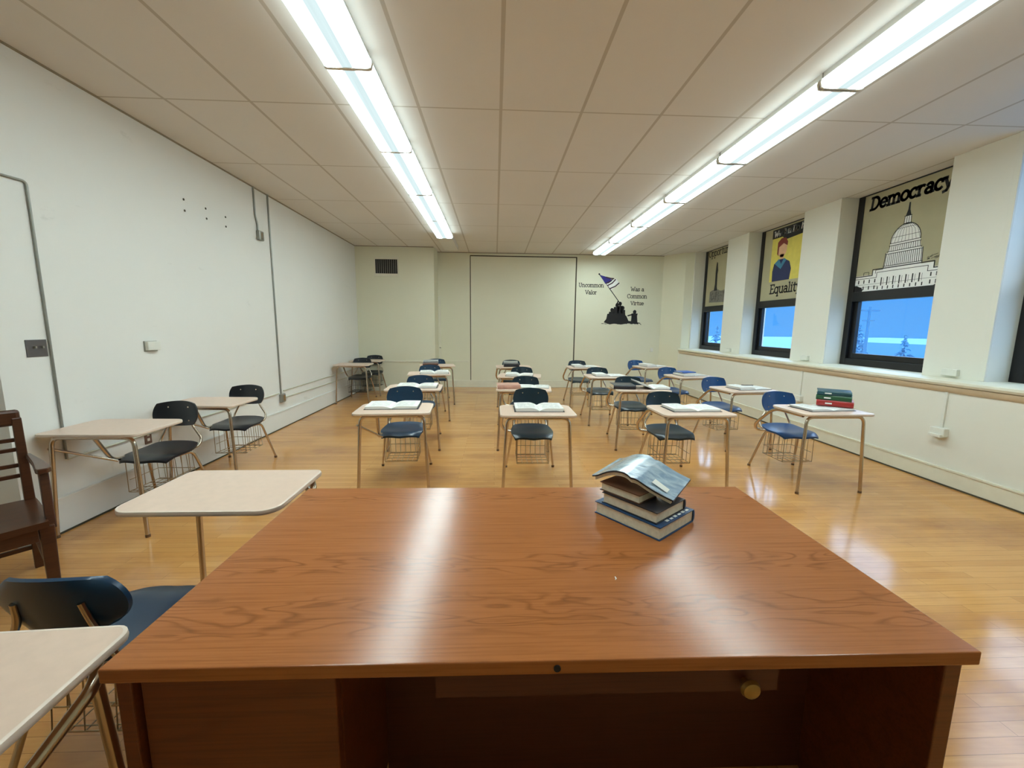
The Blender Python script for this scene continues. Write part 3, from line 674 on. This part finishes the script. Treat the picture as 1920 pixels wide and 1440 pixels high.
o = desk(pC, -1.18, 0.905, 183, 'student desk at the lower left picture corner, cut off by the frame', 'student desks turned away left of the teacher desk')

# ------------------------------------------------------------------ books
def open_book(x, y, z, deg, label, w=0.43, d=0.27, tl=0.022, tr=0.022, cover='book_black', lift=0.0, group='open books on the student desks'):
    r = empty('open_book', (x, y, z), math.radians(deg)); tag(r, label, 'book', group)
    hw = w/2
    bm = bmesh.new()
    for s in (-1, 1):
        l = lift if s < 0 else 0.0
        a = s*0.002; b_ = s*(hw+0.006)
        pts = [(a, 0.0), (b_, l), (b_, l+0.003), (a, 0.003)]
        if s < 0: pts = pts[::-1]
        add_prism(bm, pts, -d/2-0.006, d/2+0.006, lambda x, y, z: (x, z, y))
    finish('cover', bm, M[cover], r)
    for s, t in ((-1, tl), (1, tr)):
        l = lift if s < 0 else 0.0
        bm = bmesh.new(); k = 12; top = []
        for i in range(k+1):
            q = i/k
            h = t*(0.30+0.9*math.sin(min(1, q*2.6)*PI/2)*(1-0.22*q)) if q > 0 else t*0.25
            top.append((s*(0.001+hw*q*0.99), h+0.003+l*q))
        edge = [(s*(0.001+hw*0.99-0.008), 0.003+l), (s*0.001, 0.003)]
        pts = top+edge
        if s > 0: pts = pts[::-1]
        add_prism(bm, pts, -d/2, d/2, lambda x, y, z: (x, z, y)); finish('page_block', bm, M['print'], r, smooth=35)
    return r
def closed_book(x, y, z, deg, w, l, t, cover, label, group=None, title=None, spine_side=-1):
    """spine along local Y at local -X"""
    r = empty('closed_book', (x, y, z), math.radians(deg)); tag(r, label, 'book', group)
    bm = bmesh.new(); c = 0.003
    pts = [(w/2, 0), (w/2, c), (-w/2+c*1.5, c), (-w/2+c, t/2), (-w/2+c*1.5, t-c), (w/2, t-c), (w/2, t), (-w/2+0.003, t), (-w/2-0.004, t*0.8), (-w/2-0.006, t/2), (-w/2-0.004, t*0.2), (-w/2+0.003, 0)]
    add_prism(bm, pts, -l/2, l/2, lambda x, y, z: (x, z, y)); cv = finish('cover', bm, M[cover], r, smooth=35)
    box('page_block', M['page'], r, -w/2+c*1.2, w/2-0.005, -l/2+0.005, l/2-0.005, c, t-c)
    if title:
        bm = bmesh.new()
        for i in range(6): add_box(bm, -w/2+0.02+i*0.026, -w/2+0.036+i*0.026, l/2-0.018-0.006*(i % 2), l/2-0.010, t, t+0.0006)
        finish('cover_lettering', bm, M['white_paint'], cv)
    return r
T = 0.7312
open_book(-0.905, 3.625, T, 4, 'open textbook on the front desk of the left book column', 0.45, 0.28)
open_book(0.385, 3.52, T, 0, 'open textbook on the front middle desk', 0.42, 0.27, 0.028, 0.026)
open_book(1.765, 3.52, T, 2, 'open textbook on the front desk behind the large book pile', 0.43, 0.25, 0.024, 0.018)
open_book(3.01, 3.55, T, 6, 'open textbook on the front window desk, partly under the red book', 0.44, 0.25, 0.018, 0.014)
open_book(-0.915, 4.84, T, 4, 'open textbook on the second desk of the left book column', 0.46, 0.27, 0.026, 0.024)
open_book(-0.93, 6.27, T, 8, 'open textbook on the third desk of the left book column', 0.43, 0.26, 0.03, 0.03)
closed_book(-1.20, 7.60, T, 100, 0.22, 0.28, 0.05, 'book_brown', 'lower book of the two stacked on the rearmost left column desk', 'closed books on rear desks')
closed_book(-1.19, 7.61, T+0.05, 96, 0.21, 0.27, 0.04, 'book_grey', 'upper book of the two stacked on the rearmost left column desk', 'closed books on rear desks')
closed_book(0.16, 4.79, T, 94, 0.23, 0.27, 0.045, 'book_pink', 'closed pinkish textbook on the second middle column desk')
open_book(0.475, 4.86, T, -8, 'flat grey open book beside the pinkish textbook', 0.36, 0.24, 0.008, 0.008, 'book_grey')
open_book(0.37, 6.02, T, -6, 'open textbook on the third middle column desk', 0.40, 0.26, 0.03, 0.022)
closed_book(0.30, 7.42, T, 92, 0.22, 0.28, 0.05, 'book_black', 'lower book of the two stacked on the rearmost middle desk', 'closed books on rear desks')
closed_book(0.29, 7.43, T+0.05, 88, 0.21, 0.26, 0.04, 'book_grey', 'upper book of the two stacked on the rearmost middle desk', 'closed books on rear desks')
closed_book(1.545, 4.80, T, 86, 0.24, 0.26, 0.048, 'book_black', 'thick closed book supporting the propped open book, under the mural')
open_book(1.885, 4.80, T, -2, 'open textbook with its left side propped up on a thick closed book', 0.40, 0.26, 0.02, 0.022, 'book_black', lift=0.075)
open_book(1.72, 6.05, T, 1, 'open textbook on the third desk below the mural', 0.44, 0.27, 0.03, 0.01)
open_book(1.66, 7.44, T, 3, 'open textbook on the rearmost desk below the mural edge', 0.44, 0.27, 0.034, 0.012)
open_book(3.10, 4.78, T, 7, 'open textbook with a pen on it on the second window column desk', 0.42, 0.25, 0.03, 0.012)
open_book(3.03, 6.14, T, 12, 'open textbook under the blue book in the window column', 0.42, 0.26, 0.030, 0.010)
closed_book(2.955, 6.16, T+0.044, 100, 0.22, 0.23, 0.016, 'book_blue', 'thin blue book lying on the open textbook in the window column')
open_book(3.02, 7.62, T, 15, 'open textbook with thick left side on the back right corner desk', 0.44, 0.27, 0.045, 0.008)
pen = tube('pen', M['black'], None, [(0, 0, 0), (0.05, -0.02, 0), (0.12, -0.05, 0.004)], 0.0045, 8); pen.location = (3.02, 4.80, T+0.0405)
tag(pen, 'black pen lying across the open textbook in the window column', 'pen')
# three books piled on the front window desk
g = 'books stacked on the front window desk'
b1 = closed_book(3.175, 3.60, T+0.0245, 50, 0.20, 0.27, 0.052, 'book_red', 'red book at the bottom of the pile on the front window desk', g)
b2 = closed_book(3.17, 3.605, T+0.077, 47, 0.19, 0.26, 0.045, 'book_green', 'dark green book in the middle of the pile on the front window desk', g)
b3 = closed_book(3.165, 3.61, T+0.1225, 52, 0.19, 0.25, 0.040, 'book_teal', 'teal book on top of the pile on the front window desk', g)
for b_, t in ((b1, .052), (b2, .045), (b3, .040)):
    cv = [c for c in b_.children if c.name.startswith('cover')][0]
    box('spine_lettering', M['white_paint'], cv, -0.108, -0.1005, 0.02, 0.07, t*0.35, t*0.6)

# ------------------------------------------------------------------ teacher desk
td = tag(empty('teacher_desk', (0.136, 1.215, 0), math.radians(-0.35)), 'large oak teacher desk with a wide grained top in the foreground', 'desk')
def tb(name, m, *a, bevel=0.0, parent=None): return box(name, m, parent or td, *a, bevel=bevel)
tb('desktop', M['oak_top'], -0.928, 0.928, -0.462, 0.462, 0.728, 0.76, bevel=0.0025)
tb('side_panel', M['oak_side'], -0.925, -0.893, -0.435, 0.44, 0.0, 0.728, bevel=0.003)
tb('side_panel', M['oak_side'], 0.885, 0.925, -0.435, 0.44, 0.0, 0.728, bevel=0.003)
ped = tb('drawer_pedestal', M['oak_side'], -0.892, -0.4725, -0.40, 0.42, 0.06, 0.727)
dr = tb('drawer', M['oak_side'], -0.884, -0.475, -0.424, -0.401, 0.40, 0.72, bevel=0.003)
dr2 = tb('drawer', M['oak_side'], -0.884, -0.475, -0.424, -0.401, 0.065, 0.39, bevel=0.003)
tb('modesty_panel', M['oak_dark'], -0.4725, 0.885, -0.08, -0.06, 0.0, 0.7275)
cd = tb('centre_drawer', M['oak_dark'], -0.27, 0.56, -0.36, -0.085, 0.575, 0.7275)
tb('drawer_lip', M['chrome'], -0.27, 0.40, -0.366, -0.36, 0.703, 0.709, parent=cd)
bm = bmesh.new(); 
prof = [(0.008, 0.0), (0.008, 0.012), (0.020, 0.018), (0.024, 0.026), (0.020, 0.034), (0.010, 0.038)]
for i in range(len(prof)-1):
    add_tube(bm, [(0.475, -0.36-prof[i][1], 0.605), (0.475, -0.36-prof[i+1][1], 0.605)], prof[i][0], 16, 0, prof[i+1][0])
finish('knob', bm, M['brass'], cd, smooth=50)
bm = bmesh.new(); add_cyl(bm, (0.0, -0.463, 0.743), (0, 1, 0), 0.0075, 0.004, 16); finish('lock', bm, M['black'], td)
# books piled on it
A = math.atan2(-0.8, 0.6)
g = 'books piled on the teacher desk'
closed_book(0.549, 1.392, 0.7605, 37, 0.225, 0.268, 0.046, 'book_navy', 'thick navy textbook at the bottom of the pile on the teacher desk', g, title=True).rotation_euler = (0, 0, math.radians(-143))
closed_book(0.542, 1.385, 0.807, -143, 0.185, 0.225, 0.040, 'book_black', 'black covered book second from the bottom of the teacher desk pile', g)
closed_book(0.492, 1.405, 0.8475, -143, 0.11, 0.17, 0.032, 'book_brown', 'small paperback under the tented book on the teacher desk', g)
tn = tag(empty('open_book', (0.56, 1.42, 0.88), 0), 'silvery blue jacketed book lying open face down on top of the teacher desk pile', 'book', g)
def wp(x, y, z): return Vector((x-0.56, y-1.42, z-0.88))
RF, RB = wp(0.475, 1.335, 0.945), wp(0.628, 1.505, 0.950)
LF, LB = wp(0.375, 1.475, 0.892), wp(0.535, 1.655, 0.897)
QF, QB = wp(0.612, 1.292, 0.868), wp(0.758, 1.470, 0.874)
def wing(a0, a1, b0, b1, bow, off):
    def f(u, v):
        s = (u+1)/2; t = (v+1)/2; p = (a0.lerp(a1, t)).lerp(b0.lerp(b1, t), s); return p + Vector((0, 0, bow*math.sin(s*PI)-0.035*0 + off - (0.012*(1-s)**4)))
    return f
def two(name, m, off, th, sh=1.0):
    bm = bmesh.new(); N = 24; 
    rows = []
    for i in range(N+1):
        q = -1+2*i/N
        e0, e1 = (LF, LB) if q < 0 else (QF, QB); s = abs(q)*sh
        p0, p1 = RF.lerp(e0, s), RB.lerp(e1, s)
        ins = (1-sh)*0.35
        a_, b_ = p0.lerp(p1, ins), p1.lerp(p0, ins)
        zz = (0.016*math.sin(min(1, s*1.15)*PI) if q < 0 else -0.006*math.sin(s*PI)) - 0.010*(1-min(1, s*5))**2
        rows.append([a_+Vector((0, 0, zz+off)), b_+Vector((0, 0, zz+off))])
    V = []
    for a_, b_ in rows:
        V.append([bm.verts.new(a_), bm.verts.new(b_), bm.verts.new(b_-Vector((0, 0, th))), bm.verts.new(a_-Vector((0, 0, th)))])
    for a_, b_ in zip(V, V[1:]):
        for j in range(4): bm.faces.new((a_[j], a_[(j+1) % 4], b_[(j+1) % 4], b_[j]))
    bm.faces.new(V[0]); bm.faces.new(V[-1][::-1])
    return finish(name, bm, m, tn, smooth=40)
jk = two('jacket', M['jacket'], 0.0, 0.0015)
two('cover', M['book_black'], -0.002, 0.005)
two('page_block', M['page'], -0.007, 0.013, 0.93)
# glossy sticker on the jacket
bm = bmesh.new(); a_ = RF.lerp(QF, 0.42).lerp(RB.lerp(QB, 0.42), 0.14); b_ = RF.lerp(QF, 0.42).lerp(RB.lerp(QB, 0.42), 0.30); c_ = RF.lerp(QF, 0.80).lerp(RB.lerp(QB, 0.80), 0.24); d_ = RF.lerp(QF, 0.80).lerp(RB.lerp(QB, 0.80), 0.10)
dz = Vector((0, 0, 0.0006)); bm.faces.new([bm.verts.new(p+dz) for p in (a_, d_, c_, b_)]); finish('sticker', bm, M['white_plastic'], jk)
# specks on the desk
for (x, y, a) in ((0.335, 1.02, 0.5),):
    o = tube('paper_scrap', M['white_plastic'], None, [(0, 0, 0), (0.004, 0.005, 0), (0.003, 0.012, 0)], 0.0015, 6); o.location = (x, y, 0.7618); tag(o, 'tiny white paper scrap on the teacher desk top', 'paper scrap')

# ------------------------------------------------------------------ wooden armchair
ac = tag(empty('wooden_armchair', (-2.612, 1.985, 0), math.radians(52)), 'dark oak armchair with slatted back cut off at the left edge', 'chair')
Wd = M['chair_wood']
def post(name, pts, w, d, parent=ac, bevel=0.004):
    bm = bmesh.new(); secs = []
    for (x, y, z, *k) in pts:
        ww, dd = (k if k else (w, d))
        secs.append([bm.verts.new((x+sx*ww/2, y+sy*dd/2, z)) for sx, sy in ((-1, -1), (1, -1), (1, 1), (-1, 1))])
    for a_, b_ in zip(secs, secs[1:]):
        for j in range(4): bm.faces.new((a_[j], a_[(j+1) % 4], b_[(j+1) % 4], b_[j]))
    bm.faces.new(secs[0][::-1]); bm.faces.new(secs[-1]); return finish(name, bm, Wd, parent, bevel=bevel)
# local: back at +Y, front at -Y, right (towards the desks) +X
for s in (-1, 1):
    post('rear_leg', [(s*0.235, 0.33, 0.0, 0.035, 0.045), (s*0.235, 0.235, 0.42, 0.04, 0.055)], .04, .05)
    post('back_post', [(s*0.235, 0.235, 0.42, 0.042, 0.055), (s*0.235, 0.262, 0.92, 0.036, 0.04)], .04, .05)
    post('front_leg', [(s*0.245, -0.235, 0.0, 0.042, 0.045), (s*0.25, -0.205, 0.42, 0.055, 0.06)], .05, .055)
    post('arm_post', [(s*0.268, -0.19, 0.40, 0.035, 0.06), (s*0.272, -0.13, 0.685, 0.035, 0.055)], .035, .055)
    bm = bmesh.new(); add_prism(bm, [(s*0.245, 0.245), (s*0.265, 0.245), (s*0.292, 0.0), (s*0.300, -0.17), (s*0.285, -0.195), (s*0.25, -0.195), (s*0.243, -0.17), (s*0.248, 0.0)], 0.685, 0.712)
    finish('armrest', bm, Wd, ac, bevel=0.005)
    bm = bmesh.new(); add_box(bm, s*0.235-.011, s*0.235+.011, -0.19, 0.24, 0.22, 0.245); finish('stretcher', bm, Wd, ac, bevel=0.003)
def aseat(u, v):
    c = 0.06; return (0.265*u*math.sqrt(1-c*v*v), -0.01+0.25*v*math.sqrt(1-c*u*u), 0.452-0.010*(1-u*u)*(1-v*v)*(1.6-abs(u)))
plate('seat', Wd, ac, aseat, 16, 12, 0.032)
bm = bmesh.new(); add_box(bm, -0.22, 0.22, -0.235, -0.215, 0.35, 0.42); add_box(bm, -0.235, -0.215, -0.2, 0.22, 0.35, 0.42); add_box(bm, 0.215, 0.235, -0.2, 0.22, 0.35, 0.42); add_box(bm, -0.22, 0.22, 0.22, 0.24, 0.35, 0.42)
finish('apron', bm, Wd, ac, bevel=0.003)
post_top = bmesh.new(); add_box(post_top, -0.25, 0.25, 0.248, 0.285, 0.875, 0.965); finish('top_rail', post_top, Wd, ac, bevel=0.015)
for z in (0.785, 0.73, 0.64, 0.58):
    bm = bmesh.new(); add_box(bm, -0.22, 0.22, 0.236+(z-.42)*.05, 0.250+(z-.42)*.05, z, z+0.022); finish('back_slat', bm, Wd, ac, bevel=0.003)
for z in (0.13, 0.20):
    bm = bmesh.new(); add_box(bm, -0.225, 0.225, 0.285-(z-.13)*.3, 0.305-(z-.13)*.3, z, z+0.025); finish('stretcher', bm, Wd, ac, bevel=0.003)

# ------------------------------------------------------------------ wall fittings
def cond(name, m, pts, r, label, cat='conduit'):
    o = tube(name, m, None, pts, r, 8, 0.03); tag(o, label, cat); return o
X = XL+0.009
cond('conduit', M['conduit'], [(X, 2.59, 2.33), (X, 2.875, 2.34), (X, 2.875, 0.50)], 0.008, 'thin grey conduit dropping beside the grey switch plate on the left wall')
cond('conduit', M['painted_conduit'], [(X, 2.88, 0.50), (X, 5.70, 0.50)], 0.008, 'low horizontal painted conduit on the left wall behind the empty desks')
cond('conduit', M['conduit'], [(X, 5.44, H-0.0), (X, 5.44, 2.80), (X+0.004, 5.47, 2.70), (X+0.004, 5.47, 2.62)], 0.011, 'short grey conduit from the ceiling to the upper grey box')
cond('conduit', M['conduit'], [(X, 5.76, H-0.0), (X, 5.755, 0.47)], 0.011, 'long grey conduit running from the ceiling down the left wall')
cond('conduit', M['painted_conduit'], [(X, 5.83, 0.52), (X, 9.1, 0.53)], 0.008, 'upper painted conduit running to the back left corner')
cond('conduit', M['painted_conduit'], [(X, 5.83, 0.42), (X, 9.1, 0.39)], 0.008, 'lower painted conduit running to the back left corner')
def wbox(name, m, c, s, label, cat, bevel=0.005):
    o = box(name, m, None, -s[0]/2, s[0]/2, -s[1]/2, s[1]/2, -s[2]/2, s[2]/2, bevel); o.location = c; tag(o, label, cat); return o
jb = wbox('junction_box', M['conduit'], (XL+0.022, 5.50, 2.565), (0.044, 0.11, 0.12), 'grey metal box hanging under the short conduit near the ceiling', 'electrical box', 0.012)
jb2 = wbox('junction_box', M['conduit'], (XL+0.022, 5.765, 0.425), (0.044, 0.11, 0.12), 'grey metal outlet box low on the left wall at the long conduit', 'electrical box', 0.012)
box('cover_plate', M['chrome'], jb, 0.022, 0.026, -0.02, 0.02, -0.04, 0.04)
box('cover_plate', M['chrome'], jb2, 0.022, 0.026, -0.02, 0.03, -0.04, 0.04)
sw = tag(empty('light_switch', (XL, 2.797, 1.28)), 'grey double switch plate on the left wall near the doorway', 'light switch')
box('plate', M['switch'], sw, 0.0, 0.006, -0.062, 0.062, -0.056, 0.056, 0.002)
for y in (-0.018, 0.026): box('toggle', M['conduit'], sw, 0.006, 0.022, y-0.005, y+0.005, 0.0, 0.014)
th = tag(empty('thermostat', (XL, 3.69, 1.252)), 'small white thermostat box on the left wall', 'thermostat')
box('body', M['white_plastic'], th, 0.0, 0.035, -0.065, 0.065, -0.036, 0.042, 0.005); box('back_plate', M['conduit'], th, 0.0, 0.006, -0.075, 0.06, -0.045, 0.045)
ol = tag(empty('wall_outlet', (XL, 3.55, 0.47)), 'small brown wall outlet behind the empty desk at the left wall', 'outlet')
box('plate', M['brown_plastic'], ol, 0.0, 0.006, -0.035, 0.035, -0.058, 0.058, 0.002)
for z in (-0.022, 0.022): box('socket', M['white_plastic'], ol, 0.006, 0.008, -0.012, 0.012, z-0.012, z+0.012)
for i, (y, z) in enumerate(((4.254, 2.637), (4.254, 2.534), (4.555, 2.636), (4.557, 2.536), (4.868, 2.631), (4.863, 2.528))):
    bm = bmesh.new(); add_cyl(bm, (XL+0.0015, y, z), (1, 0, 0), 0.011, 0.003, 10)
    o = finish('wall_anchor', bm, M['seam'])
    tag(o, '%s dark anchor hole of the %s pair high on the left wall' % (('upper', 'lower')[i % 2], ('nearest', 'middle', 'farthest')[i//2]), 'wall anchor', 'anchor holes on the left wall')
# vent grille
vg = tag(empty('air_vent', (-2.345, 9.13, 2.71)), 'white framed air vent with dark vertical slots on the back wall', 'vent')
bm = bmesh.new(); add_box(bm, -0.265, 0.265, -0.02, 0, 0.155, 0.21); add_box(bm, -0.265, 0.265, -0.02, 0, -0.21, -0.145); add_box(bm, -0.265, -0.235, -0.02, 0, -0.145, 0.155); add_box(bm, 0.235, 0.265, -0.02, 0, -0.145, 0.155)
finish('frame', bm, M['trim'], vg, bevel=0.004)
box('slot_backing', M['black'], vg, -0.235, 0.235, -0.004, 0, -0.145, 0.155)
bm = bmesh.new()
for i in range(10): add_box(bm, -0.198+i*0.044-0.006, -0.198+i*0.044+0.006, -0.016, -0.004, -0.145, 0.155)
finish('slat', bm, M['grey_paint'], vg)
hk = tube('wall_hook', M['dark_metal'], None, [(0, 0, 0), (0, -0.03, 0), (0.03, -0.045, -0.012)], 0.007, 8); hk.location = (-1.30, YB-0.02, 0.95); tag(hk, 'small metal hook on the back wall corner strip', 'hook')
# raceways and boxes on the window wall
for i, (y, lb) in enumerate(((3.60, 'nearest the camera'), (5.42, 'behind the front window desk'))):
    rw = tag(empty('cable_raceway', (XR, y, 0.88)), 'white cable raceway below the sill, the one %s' % lb, 'raceway', 'raceways under the sill')
    box('channel', M['white_plastic'], rw, -0.014, 0.0, -0.014, 0.014, -0.34, 0.0, 0.002)
    box('outlet_box', M['white_plastic'], rw, -0.05, 0.0, -0.065, 0.065, -0.42, -0.34, 0.006); box('tray', M['white_plastic'], rw, -0.075, 0.0, -0.055, 0.055, -0.428, -0.40, 0.004)
for y, lb in ((3.77, 'on the pillar nearest the camera'), (5.66, 'on the middle pillar between two windows'), (7.60, 'on the far pillar beside the monument window')):
    wbox('network_box', M['white_plastic'], (4.462, y, 1.05), (0.036, 0.14, 0.065), 'small white surface box above the sill %s' % lb, 'wall box')
wbox('network_box', M['white_plastic'], (3.80, YB-0.015, 0.93), (0.07, 0.03, 0.09), 'small white box on the back wall near the right corner', 'wall box')

# ------------------------------------------------------------------ outside, seen through the lower panes
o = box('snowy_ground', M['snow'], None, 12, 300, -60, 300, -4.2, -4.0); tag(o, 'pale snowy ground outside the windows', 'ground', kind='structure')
pt = tag(empty('utility_pole', (60, 63.5, -4.0)), 'utility pole with crossarm outside the Democracy window', 'utility pole')
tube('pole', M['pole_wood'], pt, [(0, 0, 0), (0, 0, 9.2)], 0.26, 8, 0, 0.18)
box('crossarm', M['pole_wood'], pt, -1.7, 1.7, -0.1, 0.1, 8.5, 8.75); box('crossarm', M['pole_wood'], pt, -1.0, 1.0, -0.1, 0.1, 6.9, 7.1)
def tree(x, y, h, w, label):
    bm = bmesh.new(); add_tube(bm, [(0, 0, 0), (0, 0, h)], 0.16, 6, 0, 0.03)
    for q in range(46):
        z = h*(0.15+0.83*random.random()); a = random.random()*2*PI; rr = w*(1.05-z/h)*random.uniform(0.6, 1)
        add_tube(bm, [(0, 0, z), (math.cos(a)*rr*.6, math.sin(a)*rr*.6, z+rr*.15), (math.cos(a)*rr, math.sin(a)*rr, z-rr*.15)], 0.22, 5, 0, 0.05)
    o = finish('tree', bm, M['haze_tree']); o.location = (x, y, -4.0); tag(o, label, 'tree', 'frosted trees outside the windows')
for x, y, h, w in ((62, 67, 6.5, 2.2), (58, 66, 5.6, 2.0), (64, 61, 4.8, 1.9), (66, 55, 7.6, 2.6), (50, 90, 6.2, 2.5), (70, 75, 5.0, 2.2), (80, 66, 5.4, 2.6), (60, 100, 6.6, 2.6), (75, 48, 6.4, 2.5)):
    tree(x, y, h, w, 'haze-blue tree beyond the window panes')
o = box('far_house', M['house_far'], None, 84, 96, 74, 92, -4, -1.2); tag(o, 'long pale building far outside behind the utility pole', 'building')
